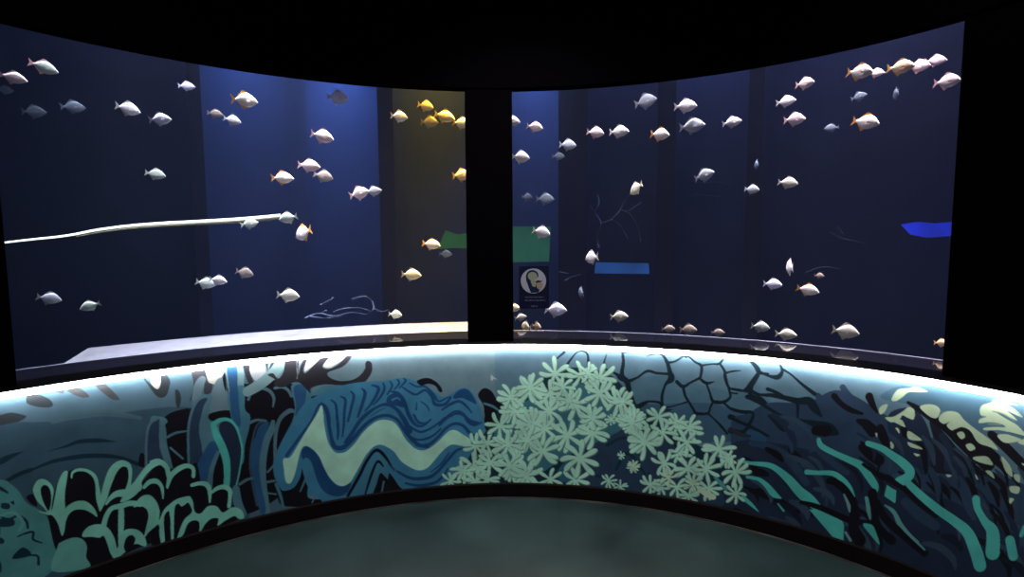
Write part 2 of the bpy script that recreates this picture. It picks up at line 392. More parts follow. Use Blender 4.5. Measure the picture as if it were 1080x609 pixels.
# --- giant clam: cream lips
frame(290, 440, 6.75)
poly(MC, [(60,300),(110,285),(170,190),(230,90),(280,10),(310,-40),(325,-75),(336,-78),(345,-20),(350,40),(370,150),(400,220),(440,255),(500,250),(560,200),(620,120),(680,60),(740,25),(800,22),(850,40),(890,90),(930,158),(990,219),(1040,238),(1090,228),(1150,186),(1210,126),(1250,96),(1290,96),(1340,126),(1390,161),(1390,210),(1330,206),(1270,196),(1230,211),(1180,256),(1130,316),(1080,366),(1025,380),(970,362),(900,316),(850,250),(800,215),(750,198),(700,215),(650,270),(610,340),(570,410),(540,460),(490,490),(440,480),(390,430),(350,360),(320,290),(280,240),(230,208),(195,220),(170,290),(150,380),(120,460),(95,475),(75,450),(65,380)])
frame(410, 360, 6.75)
poly(K, [(200,285),(270,262),(330,285),(370,325),(382,360),(360,362),(330,320),(280,305),(230,318)])
poly(K, [(635,390),(655,350),(690,335),(735,360),(770,420),(790,440),(850,470),(800,480),(780,560),(720,640),(685,620),(680,500),(670,450)])
stroke(S3, [(680,445,14),(740,465,18),(790,500,12)])
poly((.5,.55,.58), [(725,270),(732,240),(745,255),(770,275),(745,270),(738,285)])

# --- cell pattern on the wall: dark joints
frame(650, 360, 6.75)
poly((.09, .20, .28), [(-20,600),(60,300),(350,250),(560,300),(800,360),(960,360),(1080,400),(1080,640),(0,640)])
poly((.055, .135, .215), [(60,480),(330,450),(500,440),(700,450),(960,520),(1080,540),(1080,700),(0,700)])
CELL = (.010, .022, .034)
strokes(CELL, [(40,60,14),(50,150,24),(40,240,30),(80,290,34)], [(50,85,10),(90,78,8),(160,85,4)], [(80,290,30),(150,260,16),(220,215,20),(290,230,18),(370,235,20)],
 [(215,110,4),(260,95,10),(320,95,14),(360,150,26),(380,220,34),(390,270,50),(350,310,20),(325,390,22),(325,450,24)], [(365,155,20),(420,145,14),(495,105,14),(560,150,14),(605,180,22),(600,250,20),(590,265,20),(530,295,16),(475,325,26),(430,290,26)], [(495,85,8),(495,112,22)],
 [(605,175,16),(680,165,12),(735,160,18),(775,105,12)], [(735,160,16),(770,215,20),(775,260,26),(800,330,18),(850,350,14),(910,350,18),(960,290,20),(1010,225,20)], [(775,230,16),(830,215,12),(885,210,4)], [(590,265,16),(640,300,24),(695,290,6)],
 [(640,300,16),(665,370,16),(690,430,24),(760,435,24),(810,400,20),(800,340,18)], [(475,325,22),(490,390,20),(520,440,18),(550,490,20),(570,515,24),(650,515,18),(670,470,16),(690,430,20)], [(325,480,24),(400,465,10),(500,435,14)], [(325,440,24),(330,490,24),(390,490,10)],
 [(190,440,16),(230,430,14),(310,440,20),(330,480,24)], [(90,400,30),(140,460,24),(190,440,18)], [(80,290,30),(95,350,28),(90,400,30)], [(570,515,20),(545,570,24),(520,620,26),(480,680,20)], [(650,515,16),(690,550,12),(740,600,20),(790,660,16)],
 [(860,110,4),(930,125,14),(985,180,22),(1015,225,24),(1080,235,16)], [(690,430,20),(760,440,16),(830,490,20),(970,520,20)], [(810,540,40),(870,560,30),(930,590,20)], [(820,370,14),(860,375,12)], [(970,300,26),(950,380,30),(970,400,40),(1030,420,40),(1080,470,30)], [(970,520,30),(960,600,24)])
frame(530, 360, 6.75)
strokes(CELL, [(370,140,10),(440,80,18)], [(455,175,20),(530,82,10),(600,88,14),(612,185,22)], [(740,95,6),(722,190,18),(800,230,18),(840,260,40),(885,290,40),(910,380,34),(950,470,34),(1040,430,14)])
# --- sea bed behind the flowers and the weeds
frame(0, 0, 1)
poly(DT, [(476,512),(500,474),(522,440),(536,420),(572,398),(600,388),(640,394),(662,414),(676,432),(716,458),(756,482),(784,505),(775,545),(690,530),(600,525),(472,520)])
poly(NV2, [(640,446),(680,448),(720,480),(765,530),(700,545),(618,520),(608,488)])
poly((.05, .19, .25), [(520,462),(560,420),(610,404),(650,430),(660,450),(600,480),(560,500)])
poly((.04, .15, .23), [(588,498),(596,488),(606,490),(606,508),(592,508)])
strokes(DT, [(640,470,3),(660,462,3),(690,475,3)], [(650,495,3),(662,478,4),(680,500,3)], [(616,500,3),(640,505,3),(655,520,3)], [(684,500,3),(700,520,3)])
poly(NV2, [(770,452),(790,436),(812,425),(850,425),(880,412),(905,420),(935,440),(1000,480),(1100,520),(1500,700),(1500,1000),(940,760),(860,575),(790,545)])
poly(NV, [(770,470),(830,470),(900,490),(980,520),(1500,760),(1500,1000),(940,760),(850,565),(770,540)])
frame(770, 370, 6.75)
strokes(NV2, [(800,262,44),(840,320,50),(920,390,60),(1000,440,60),(1120,500,60)], [(620,320,40),(700,400,80),(800,500,100),(920,600,100)])
strokes(CELL, [(110,40,10),(165,90,22),(205,150,26),(160,240,28),(120,290,24)], [(205,150,20),(270,180,18),(340,190,36),(370,140,22),(335,70,6)], [(365,130,20),(430,170,14),(510,240,20),(600,310,30)], [(0,270,16),(110,290,20)], [(0,155,8),(75,145,4)],
 [(150,290,30),(210,315,20),(300,320,30),(400,340,36),(480,360,46),(560,360,60),(600,410,60),(650,470,14)], [(265,275,26),(330,300,24),(400,340,20)], [(120,330,30),(180,345,50),(240,390,26),(320,440,20),(390,470,10)], [(480,370,24),(480,480,20)], [(450,485,16),(540,505,24),(620,530,60),(700,560,90),(760,590,30)], [(275,465,16),(320,500,40),(370,550,46),(390,570,20)], [(0,410,16),(70,430,16),(160,445,20),(140,520,24),(90,580,30),(0,570,40)], [(0,475,24),(70,510,22),(140,540,24),(270,609,20)])
strokes(K, [(740,325,46),(790,380,40),(860,425,40),(940,450,20)], [(985,330,50),(1010,390,34),(1030,420,10)], [(910,500,30),(970,530,70),(1010,590,60)])
frame(770, 450, 6.75)
poly((.03, .10, .19), [(120,30),(200,40),(260,90),(220,120),(140,90)])
strokes(NV2, [(150,120,40),(260,140,50),(380,200,60),(470,300,60),(540,400,50)], [(640,180,50),(730,260,50),(830,330,40)])
strokes(K, [(610,30,70),(680,30,90)], [(430,170,40),(490,230,50),(550,290,20)], [(260,160,30),(330,200,50),(370,240,30)], [(160,300,20),(230,330,50),(270,345,20)], [(150,460,30),(220,470,60),(300,510,50),(360,530,40),(420,580,50),(480,610,40)], [(940,150,60),(1000,200,80),(1060,240,80)], [(700,390,40),(760,400,60),(840,480,60),(880,560,70),(890,640,80)])
strokes((.03, .035, .05), [(0,20,30),(80,60,30),(140,70,20)], [(40,150,20),(110,160,26),(200,210,24)])
frame(0, 0, 1)
rs = random.Random(11)
for k in range(90):                                   # tangle of soft weed strands
    x = rs.uniform(775, 1400); y0 = 434 + max(0, x - 900) * .26; y = rs.uniform(y0, y0 + 120)
    a = rs.uniform(.45, .95); L = rs.uniform(22, 60); wd = rs.uniform(3.5, 9)
    col = rs.choice([K, (.013, .018, .036), NV, (.045, .095, .15), NV2, (.04, .08, .13)])
    stroke(col, [(x, y, wd * .6), (x + L * .4 * math.cos(a - .25), y + L * .4 * math.sin(a - .25), wd), (x + L * .8 * math.cos(a), y + L * .8 * math.sin(a), wd * .9), (x + L * math.cos(a + .2), y + L * math.sin(a + .2), wd * .3)], 4)
frame(770, 450, 6.75)
strokes(TB, [(60,245,20),(150,262,24),(270,275,36),(340,310,44),(420,380,60),(490,460,70),(560,520,80),(620,575,60)], [(120,360,20),(200,375,26),(260,420,36),(310,480,46),(360,510,10)], [(90,505,30),(150,555,24),(200,605,6)], [(630,95,30),(650,140,40),(740,190,40),(850,240,46),(930,280,56),(990,360,56),(1030,420,50),(1045,460,14)],
 [(545,325,36),(620,330,30),(730,335,36),(800,380,40),(850,440,36),(885,500,8)], [(820,490,10),(840,550,24),(850,600,16)], [(970,510,24),(980,570,20),(990,609,16)], [(340,550,10),(380,600,14)])
frame(780, 500, 6)
poly(TB, [(440,225),(520,230),(650,300),(660,330),(655,420),(590,400),(530,330)], True)
strokes(K, [(390,180,26),(500,210,36),(640,270,40),(720,300,40),(840,310,30)], [(570,40,40),(640,70,40),(700,150,50),(730,240,60),(720,340,70),(760,420,80)], [(840,120,60),(850,240,50),(880,340,50),(960,420,60)])
strokes(TB, [(800,150,16),(815,220,24),(825,285,10)])
strokes((.20, .42, .44), [(660,130,10),(690,200,20),(695,240,8)], [(670,370,14),(700,420,16)])
poly(TB, [(780,320),(830,320),(855,350),(885,445),(840,400)])
poly(TB, [(930,70),(990,110),(985,180),(920,140)], True)
strokes((.12, .38, .40), [(920,200,10),(975,240,24),(1010,320,24),(1060,370,14),(1130,430,10)])
frame(900, 390, 6)
poly((.07, .17, .25), [(170,180),(280,110),(420,110),(640,110),(800,150),(1200,180),(1200,460),(1000,420),(840,420),(700,320),(560,260),(400,230)])
poly(NV, [(220,290),(350,240),(420,280),(480,400),(500,610),(300,600),(240,480)])
poly((.016, .018, .034), [(480,330),(540,370),(600,430),(690,540),(760,640),(560,660),(490,610),(510,470)])
strokes(NV, [(560,420,40),(600,500,50),(600,620,60)], [(700,480,10),(760,580,50)])
frame(0, 0, 1)
for k in range(46):
    x = rs.uniform(935, 1090); y0 = 440 + max(0, x - 960) * .42; y = rs.uniform(y0, y0 + 70)
    a = rs.uniform(.6, 1.1); L = rs.uniform(18, 44); wd = rs.uniform(3, 8)
    stroke(rs.choice([K, K, NV, (.035, .07, .115)]), [(x, y, wd * .5), (x + L * .5 * math.cos(a), y + L * .5 * math.sin(a), wd), (x + L * math.cos(a + .2), y + L * math.sin(a + .2), wd * .4)], 4)
frame(900, 390, 6)
strokes(K, [(345,210,20),(420,255,40),(500,310,50),(600,380,60),(680,450,80),(760,520,90),(850,600,90)], [(640,380,40),(700,380,60),(760,440,50),(830,500,60),(900,560,60)], [(100,170,50),(120,220,40),(150,270,20)], [(40,330,30),(80,340,50),(130,380,50)], [(170,370,50),(190,430,60),(220,490,40)], [(310,360,30),(330,410,50)], [(870,410,50),(950,480,60),(1030,560,60),(1090,620,60)])
polys(CR, [(240,195),(260,150),(290,125),(350,120),(400,112),(470,140),(420,145),(350,145),(310,175),(270,200)], [(160,255),(180,230),(215,222),(200,265),(170,285)], [(200,305),(250,300),(290,280),(320,260),(350,238),(385,260),(380,315),(340,305),(310,290),(290,315),(240,335)], [(240,320),(300,318),(320,345),(325,365),(280,345)], [(420,240),(460,222),(510,225),(545,250),(540,290),(515,310),(470,290)],
 [(540,320),(555,285),(600,265),(660,275),(700,320),(760,370),(830,420),(880,460),(915,510),(860,490),(800,470),(770,440),(740,390),(690,365),(650,375),(620,385),(590,355),(610,330),(570,345)], [(655,405),(690,395),(705,425),(680,440)], [(710,480),(745,470),(770,500),(735,515)], [(755,565),(800,550),(850,560),(880,600),(820,595)],
 [(800,250),(820,225),(870,210),(890,192),(950,195),(1040,228),(970,222),(1010,245),(1050,280),(1068,305),(1020,285),(970,262),(1010,295),(1035,325),(980,300),(900,270),(960,310),(1030,350),(1070,390),(1090,420),(1000,400),(920,385),(830,385),(830,370),(900,365),(960,365),(930,345),(860,335),(795,340),(800,315),(840,300),(805,290)], [(910,420),(960,410),(1030,430),(1060,450),(960,465)], [(1040,465),(1080,440),(1120,440),(1120,485)], [(590,130),(610,100),(760,125),(680,132)], [(780,130),(830,125),(830,150)], [(1030,200),(1120,190),(1120,235)],
 [(345,390),(400,420),(430,450),(350,440)], [(345,460),(420,490),(430,505),(360,490)], [(380,530),(420,540),(400,550)], [(265,372),(285,375),(290,405)], [(235,455),(255,480),(250,500),(235,495)], [(138,405),(150,405),(148,430)])
strokes((.2,.34,.26), [(880,266,6),(950,285,8),(1020,330,4)], [(850,345,8),(930,350,10)], [(940,222,4),(1000,245,6),(1060,300,4)])
frame(900, 480, 6)
polys(CR, [(755,20),(800,10),(850,15),(880,65),(820,50)], [(835,105),(870,105),(890,150)], [(935,10),(990,70),(1005,140),(960,100)], [(1015,125),(1050,130),(1050,175),(1020,155)], [(990,200),(1050,205),(1040,245),(995,235)], [(985,275),(1015,280),(990,310)], [(770,120),(790,155),(775,150)], [(585,125),(620,130),(600,142)], [(1060,55),(1110,65),(1105,85)])
strokes(NV2, [(490,100,40),(530,190,44),(535,290,20)], [(690,220,50),(720,320,44),(760,400,30)], [(330,300,60),(420,380,70),(520,450,60)])
strokes(K, [(60,60,20),(150,120,30),(260,175,40),(330,220,40),(420,300,50),(520,380,40)], [(150,300,40),(200,400,50),(330,520,50),(450,620,50)])
strokes(TB, [(91,-72,34),(180,-40,40),(240,0,46),(310,50,56),(355,100,60),(345,140,60),(290,172,64)], [(350,185,44),(430,260,50),(540,350,56),(640,420,60),(720,490,70),(770,600,80),(800,700,80)], [(775,280,50),(785,340,44),(830,420,50),(880,490,80),(880,620,90)], [(1085,460,34),(1060,510,24)], [(990,540,60),(1010,640,60)])
stroke(K, [(215,140,34),(262,178,34),(320,215,30)])
poly(TB, [(210,195),(270,225),(260,305),(195,260)], True)
strokes((.14, .42, .43), [(205,320,10),(260,370,24),(300,440,24),(350,500,20),(450,600,10)], [(85,280,20),(95,350,26),(105,400,14)])

# --- flower coral
frame(530, 435, 6.75)
frame(530, 360, 6.75)
for a in [(375,235,125),(555,245,105),(690,265,125),(200,350,118),(340,380,118),(520,450,135),(690,375,120),(820,430,112),(60,410,100),(75,500,105),(200,580,115),(330,500,115),(640,560,105),(920,560,108),(430,330,90),(610,230,80),(470,420,90)]: flower(*a)
flower(770, 560, 42, 8)
frame(410, 360, 6.75)
for a in [(895,500,108),(870,400,105),(1010,330,112)]: flower(*a)
frame(410, 435, 6.75)
for a in [(620,240,95),(700,220,105),(600,390,120),(720,360,110),(530,420,90),(440,490,75),(620,490,100),(700,480,90),(795,95,105),(1010,80,120),(840,240,125),(990,180,105),(870,380,115),(980,430,125)]: flower(*a)
frame(530, 435, 6.75)
for a in [(200,90,120),(300,120,120),(180,200,115),(40,230,115),(50,380,110),(170,450,125),(460,165,135),(640,150,125),(290,280,125),(340,480,95),(520,480,110),(550,330,145),(640,40,105),(920,50,105),(1010,190,125)]: flower(*a)
for a in [(845,310,34),(930,385,48),(755,490,62),(840,530,55),(770,55,42)]: flower(*a, n=8, edge=False)
frame(650, 360, 6.75)
for a in [(40,430,95),(300,540,95),(110,560,105),(430,600,85)]: flower(*a)
frame(650, 440, 6.75)
for a in [(450,260,85),(330,110,105),(430,40,80),(110,40,95),(520,80,105),(500,180,105),(200,180,125),(730,230,115),(790,300,75),(340,330,95),(510,370,115),(640,370,110),(550,470,80),(660,510,90),(310,500,72),(430,500,88),(520,560,80),(240,480,82),(850,390,110),(850,545,85)]: flower(*a)
flower(370, 430, 72, 7, (.62,.9,.66)); flower(540, 480, 55, 7, (.62,.9,.66)); flower(930-810, 390-34, 52, 8, (.58,.84,.62), False)
stroke((.66,.9,.66), [(590,515,30),(640,545,44),(690,570,40)])
strokes((.10,.34,.38), [(700,430,16),(740,470,30),(780,515,24)])

canvas_v = canvas.reshape(NV_, 2, NU, 2, 3).mean((1, 3))

def build_mural():
    us = np.linspace(U0, U1, NU); hs = np.linspace(MH0, MH1, NV_)
    th = np.arctan(us); D = plan(th)
    X = D * np.sin(th); Y = D * np.cos(th)
    co = np.empty((NV_, NU, 3), np.float32)
    co[..., 0] = X[None]; co[..., 1] = Y[None]; co[..., 2] = EYE + hs[:, None]
    nv = NU * NV_
    idx = np.arange(nv, dtype=np.int32).reshape(NV_, NU)
    q = np.stack([idx[:-1, :-1], idx[1:, :-1], idx[1:, 1:], idx[:-1, 1:]], -1).reshape(-1, 4)
    me = bpy.data.meshes.new('wall_mural')
    me.vertices.add(nv); me.vertices.foreach_set('co', co.ravel())
    nf = len(q); me.loops.add(nf * 4); me.polygons.add(nf)
    me.loops.foreach_set('vertex_index', q.ravel())
    me.polygons.foreach_set('loop_start', np.arange(0, nf * 4, 4, dtype=np.int32))
    me.polygons.foreach_set('use_smooth', np.ones(nf, bool))
    me.update(calc_edges=True)
    ca = me.color_attributes.new('paint', 'FLOAT_COLOR', 'POINT')
    rgba = np.ones((nv, 4), np.float32); rgba[:, :3] = canvas_v.reshape(-1, 3)
    ca.data.foreach_set('color', rgba.ravel())
    m = bpy.data.materials.new('mural paint'); m.use_nodes = True
    nt = m.node_tree; b = nt.nodes['Principled BSDF']
    at_ = nt.nodes.new('ShaderNodeVertexColor'); at_.layer_name = 'paint'
    nz = nt.nodes.new('ShaderNodeTexNoise'); nz.inputs['Scale'].default_value = 9; nz.inputs['Detail'].default_value = 6
    tc = nt.nodes.new('ShaderNodeTexCoord'); nt.links.new(tc.outputs['Object'], nz.inputs['Vector'])
    mr = nt.nodes.new('ShaderNodeMapRange'); mr.inputs[1].default_value = .25; mr.inputs[2].default_value = .75; mr.inputs[3].default_value = .8; mr.inputs[4].default_value = 1.12
    nt.links.new(nz.outputs['Fac'], mr.inputs[0])
    mx = nt.nodes.new('ShaderNodeVectorMath'); mx.operation = 'SCALE'
    nt.links.new(at_.outputs['Color'], mx.inputs[0]); nt.links.new(mr.outputs[0], mx.inputs['Scale'])
    nt.links.new(mx.outputs[0], b.inputs['Base Color'])
    b.inputs['Roughness'].default_value = .5; b.inputs['Specular IOR Level'].default_value = .15
    me.materials.append(m)
    o = bpy.data.objects.new('wall_mural', me); link(o)
    return tag(o, 'blue and mint coral reef mural printed around the curved low wall', 'mural', kind='thing')
mural = build_mural()
# ------------------------------------------------------------------ room shell
M_black = mat('black matt paint', (.0020, .0012, .0022), .9, .01, bump=.1)
M_skirt = mat('dark brown skirting', (.006, .003, .003), .6, .12)
M_sill = mat('black sill laminate', (.010, .009, .011), .5, .15)
M_floor = mat('dark teal resin floor', (.015, .029, .030), .36, .35, bump=.05, bscale=120, var=.42, vscale=2.6)
M_ceil = mat('black ceiling', (.004, .003, .0045), .9, .04)
M_ledge = mat('pale tank ledge', (.10, .10, .118), .8, .1, var=.15, vscale=18)
M_shelf = mat('black glossy acrylic edge', (.003, .003, .005), .06, .27)
M_edge = mat('pale acrylic bevel', (.10, .11, .15), .4, .3)
M_rear = mat('grey blue tank wall', (.030, .045, .095), .9, .05, var=.10, vscale=1.5)
M_col = mat('dark tank column', (.014, .015, .032), .8, .05)
M_bed = mat('dark tank bed', (.05, .05, .065), .9, .1, var=.3, vscale=4)

structure(sweep('wall_front', -1.75, 1.75, box_section(.004, .11, -1.55, -.576), M_black, n=170))
structure(sweep('baseboard_front', -1.75, 1.75, [(-.012, -1.55), (.006, -1.55), (.006, H_SKIRT), (-.008, H_SKIRT), (-.012, H_SKIRT - .006)], M_skirt, n=170))
structure(sweep('trim_1', -1.75, 1.75, [(-.024, -1.55), (-.013, -1.55), (-.013, -1.546), (-.022, -1.546)], mat('grey floor edging', (.03, .03, .028), .5, .3, var=.9, vscale=5), n=170))
structure(sweep('trim_2', -1.75, 1.75, [(-.034, -.5742), (.0, -.5742), (.0, -.5765), (.118, -.5765), (.118, H_SILL - .002), (.004, -.5700), (-.032, -.5712)], M_sill, n=170))
structure(sweep('wall_upper', -1.75, 1.75, box_section(.02, .0995, H_TOP, H_CEIL + .02), M_black, n=170))
structure(sweep('wall_center', A_P0, A_P1, box_section(.03, .0995, H_SILL - .001, H_TOP - .001), M_black, n=6))
structure(sweep('wall_left', -1.75, A_L, box_section(.03, .0995, H_SILL - .001, H_TOP - .001), M_black, n=40))
structure(sweep('wall_right', A_R, 1.75, box_section(.03, .0995, H_SILL - .001, H_TOP - .001), M_black, n=44))

def disc(name, z0, z1, m, R=3.6):
    bm = bmesh.new()
    bmesh.ops.create_cone(bm, cap_ends=True, segments=72, radius1=R, radius2=R, depth=z1 - z0)
    bmesh.ops.translate(bm, verts=bm.verts, vec=(0, .2, (z0 + z1) / 2))
    return structure(bm_obj(name, bm, m))
disc('floor', -.08, 0.0, M_floor, 3.1)
def ceiling():
    V, F = [], []; n = 120
    ring = [wall_pt(-1.75 + 3.5 * i / n, .02, H_CEIL) for i in range(n + 1)] + [Vector((2.3, -2.6, EYE + H_CEIL)), Vector((-2.3, -2.6, EYE + H_CEIL))]
    V = ring + [v + Vector((0, 0, .06)) for v in ring]; m = len(ring)
    F = [tuple(range(m)), tuple(range(m, 2 * m))] + [(i, (i + 1) % m, m + (i + 1) % m, m + i) for i in range(m)]
    return structure(mesh_obj('ceiling', V, F, M_ceil))
ceiling()

# ------------------------------------------------------------------ tank
def glass_mat():
    m = bpy.data.materials.new('aquarium glass'); m.use_nodes = True
    nt = m.node_tree; nt.nodes.clear()
    out = nt.nodes.new('ShaderNodeOutputMaterial'); mix = nt.nodes.new('ShaderNodeMixShader')
    tr = nt.nodes.new('ShaderNodeBsdfTransparent'); tr.inputs['Color'].default_value = (.93, .95, .99, 1)
    gl = nt.nodes.new('ShaderNodeBsdfGlossy'); gl.inputs['Roughness'].default_value = .03
    lw = nt.nodes.new('ShaderNodeFresnel'); lw.inputs['IOR'].default_value = 1.35
    nt.links.new(lw.outputs[0], mix.inputs[0]); nt.links.new(tr.outputs[0], mix.inputs[1]); nt.links.new(gl.outputs[0], mix.inputs[2])
    nt.links.new(mix.outputs[0], out.inputs['Surface'])
    return m
M_glass = glass_mat()
OFF_G = .1005
def window(name, a0, a1):
    w = structure(sweep(name, a0, a1, box_section(OFF_G, OFF_G + .012, H_SILL, H_TOP + .06), M_glass, n=60))
    s = sweep('window_sill', a0, a1, box_section(.119, .375, H_SILL - .05, H_SILL), M_shelf, w, n=60)
    e = sweep('window_bevel', a0, a1, [(.376, H_SILL - .05), (.392, H_SILL - .05), (.392, H_SILL + .004), (.376, H_SILL + .004)], M_edge, w, n=60)
    return w
w1 = window('window_1', A_L - .02, A_P0 + .004)
w2 = window('window_2', A_P1 - .004, A_R + .02)
w1['label'] = 'curved tank window crossed by the reflected streak'; w2['label'] = 'curved tank window with the small navy sign'

OFF_R = 1.95
H_R0, H_R1 = -1.5, 2.6
structure(sweep('wall_back', -1.25, 1.25, box_section(OFF_R, OFF_R + .1, H_R0, H_R1), M_rear, n=110))
structure(sweep('floor_tank', -1.25, 1.25, box_section(.12, OFF_R, H_R0, H_R0 + .05), M_bed, n=110))
for nm, a in (('wall_end', -1.25), ('wall_end', 1.25)):
    structure(sweep(nm, a - .01, a + .01, box_section(.12, OFF_R, H_R0, H_R1), M_col, n=2))
COLS = [(205, 219), (308, 327), (401, 417), (589, 619), (692, 711), (786, 802)]
for x0, x1 in COLS:
    structure(sweep('tank_column', azim(x0, 230), azim(x1, 230), box_section(OFF_R - (.16 if x0 == 308 else .32), OFF_R, H_R0, H_R1), M_rear if x0 == 308 else M_col, n=3))

def water():
    m = bpy.data.materials.new('hazy tank water'); m.use_nodes = True
    nt = m.node_tree; nt.nodes.clear()
    out = nt.nodes.new('ShaderNodeOutputMaterial'); vs = nt.nodes.new('ShaderNodeVolumeScatter')
    vs.inputs['Color'].default_value = (.40, .50, .92, 1); vs.inputs['Density'].default_value = HAZE; vs.inputs['Anisotropy'].default_value = .2
    nt.links.new(vs.outputs[0], out.inputs['Volume'])
    return structure(sweep('tank_water', -1.23, 1.23, box_section(.395, OFF_R - .005, H_R0 + .06, 2.05), m, n=110))
if HAZE > 0: water()

# pale ledge on the floor of the tank along the left window
aL0, aL1 = azim(66, 381), azim(93, 366)
def ledge():
    V, F = [], []; n = 60; a1 = A_P0 + .06
    for i in range(n + 1):
        t = i / n
        for (o, h, a0) in ((.40, H_SILL - .30, aL0), (.85, H_SILL - .30, aL1), (.85, H_SILL, aL1), (.40, H_SILL, aL0)):
            V.append(wall_pt(a0 + (a1 - a0) * t, o, h))
    for i in range(n):
        for j in range(4):
            k = (j + 1) % 4
            F.append((i * 4 + j, i * 4 + k, (i + 1) * 4 + k, (i + 1) * 4 + j))
    F.append((0, 1, 2, 3)); F.append((n * 4, n * 4 + 1, n * 4 + 2, n * 4 + 3))
    o = mesh_obj('tank_ledge', V, F, M_ledge)
    return tag(o, 'pale ledge inside the tank along the foot of the streak-crossed window', 'ledge', kind='thing')
ledge()

# ------------------------------------------------------------------ light strip under the sill
led = tag(sweep('light_strip', -1.3, 1.3, [(-.030, -.600), (-.014, -.606), (-.002, -.606), (-.002, -.5790), (-.006, -.5745), (-.030, -.5745)], glow('white led diffuser', (1.0, .87, .85), LED_E), n=130),
          'glowing white light strip along the top edge of the reef mural', 'light strip')

# ------------------------------------------------------------------ glowing tube added for a streak reflected in the left window
tp = [(5, 256), (20, 254.2), (40, 252), (60, 250), (80, 247), (100, 243), (125, 239.5), (150, 237), (180, 235), (210, 233.5), (240, 231.8), (270, 229.5), (296, 227)]
OT = 1.15
lt = bpy.data.objects.new('reflection_tube', None); link(lt); lt.location = at(5, 256, OT)
def smooth(pts, off, dy=0):
    P = catmull([(x, y + dy) for x, y in pts], False, 5)
    return [at(x, y, off) - lt.location for x, y in P]
pp = smooth(tp, OT); nP = len(pp)
tube('tube', pp, [.005 + .0045 * min(1, i / nP * 1.3) for i in range(nP)], glow('white reflection glow', (.93, 1.0, .88), 1.6), lt)
pk = smooth(tp[4:], OT + .02, 3); nK = len(pk)
kb = tube('under_glow', pk, [.003 + .009 * i / nK for i in range(nK)], mat('olive under glow', (.22, .20, .11), .6, .3), lt)  # olive strip that paints the glow beneath the streak
tag(lt, 'glowing white tube standing in for a streak reflected above the pale ledge', 'reflected streak')

# ------------------------------------------------------------------ glowing panels added in place of reflections in the glass
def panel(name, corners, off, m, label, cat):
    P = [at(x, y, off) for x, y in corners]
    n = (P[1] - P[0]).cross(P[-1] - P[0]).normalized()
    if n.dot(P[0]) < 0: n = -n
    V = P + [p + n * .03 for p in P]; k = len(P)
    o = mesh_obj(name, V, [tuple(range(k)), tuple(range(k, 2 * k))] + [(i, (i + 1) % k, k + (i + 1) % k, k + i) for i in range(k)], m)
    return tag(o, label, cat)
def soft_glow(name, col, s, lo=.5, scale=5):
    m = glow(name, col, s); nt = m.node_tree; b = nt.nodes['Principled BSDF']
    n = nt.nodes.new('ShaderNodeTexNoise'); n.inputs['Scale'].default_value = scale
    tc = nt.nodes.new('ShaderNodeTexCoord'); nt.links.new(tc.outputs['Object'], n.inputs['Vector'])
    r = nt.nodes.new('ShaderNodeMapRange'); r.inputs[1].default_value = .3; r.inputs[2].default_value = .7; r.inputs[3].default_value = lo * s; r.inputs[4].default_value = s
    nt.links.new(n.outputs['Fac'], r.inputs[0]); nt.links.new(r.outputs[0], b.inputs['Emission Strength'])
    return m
panel('green_reflection_panel', [(461, 263), (480, 261.5), (493, 262), (493, 246), (482, 247.5), (470, 243)], 1.5, soft_glow('green exit reflection glow', (.02, .20, .07), .38), 'green panel standing in for an exit-sign reflection beside the black pillar, under the amber fish', 'panel')
panel('green_reflection_panel', [(536, 277), (579, 276), (581, 239), (536, 239)], 1.5, soft_glow('green reflection glow', (.02, .13, .08), .62), 'square green panel standing in for an exit-sign reflection above the navy sign', 'panel')
panel('blue_reflection_panel', [(627, 288.5), (685, 289), (684, 278), (628, 277)], 1.5, soft_glow('blue reflection glow', (.02, .10, .36), .55), 'narrow blue panel standing in for a screen reflection below the fish on the branches', 'panel')
panel('blue_reflection_panel', [(960, 247.5), (978, 251), (1002, 249), (1015, 248), (1015, 233), (985, 236), (968, 234), (950, 237)], 1.5, soft_glow('deep blue reflection glow', (.012, .03, .60), .9, .3), 'vivid deep blue panel standing in for a screen reflection against the black end wall', 'panel')

# faint branching driftwood and thin tubes standing in for a wavy reflection
M_wood = mat('blue grey driftwood and swirl reflection', (.035, .045, .075), .8, .1, bump=.3)
def branch(name, lists, off, label, cat, m, rad=.009):
    e = bpy.data.objects.new(name, None); link(e); e.location = at(*lists[0][0], off)
    for i, l in enumerate(lists):
        P = catmull([p for p in l], False, 5)
        pts = [at(x, y, off + .05 * math.sin(i + k * .5)) - e.location for k, (x, y) in enumerate(P)]
        tube('branch', pts, [rad * (1 - .7 * k / len(pts)) for k in range(len(pts))], m, e, 6)
    return tag(e, label, cat)
branch('driftwood', [[(632, 262), (630, 248), (634, 236), (628, 225), (622, 216)], [(634, 236), (645, 232), (654, 222), (660, 210), (668, 203)], [(654, 222), (664, 226), (672, 240), (676, 256)], [(628, 225), (632, 214), (630, 205)], [(662, 224), (676, 214)], [(645, 232), (655, 240), (662, 252)]], 1.35,
       'pale branching driftwood deep in the tank above the narrow blue reflection', 'driftwood', M_wood, .011)
branch('swirl_reflection', [[(322, 336), (336, 331), (352, 334), (370, 330), (386, 332)], [(338, 322), (346, 318), (352, 314)], [(352, 330), (362, 326), (378, 325), (390, 328)], [(372, 316), (384, 313), (392, 318), (394, 326), (388, 331)], [(326, 334), (342, 336), (360, 334)], [(394, 326), (402, 329), (410, 327)], [(344, 328), (340, 332), (352, 333)]], .95,
       'wispy pale blue swirl standing in for a reflection above the pale ledge', 'reflection', M_wood, .009)
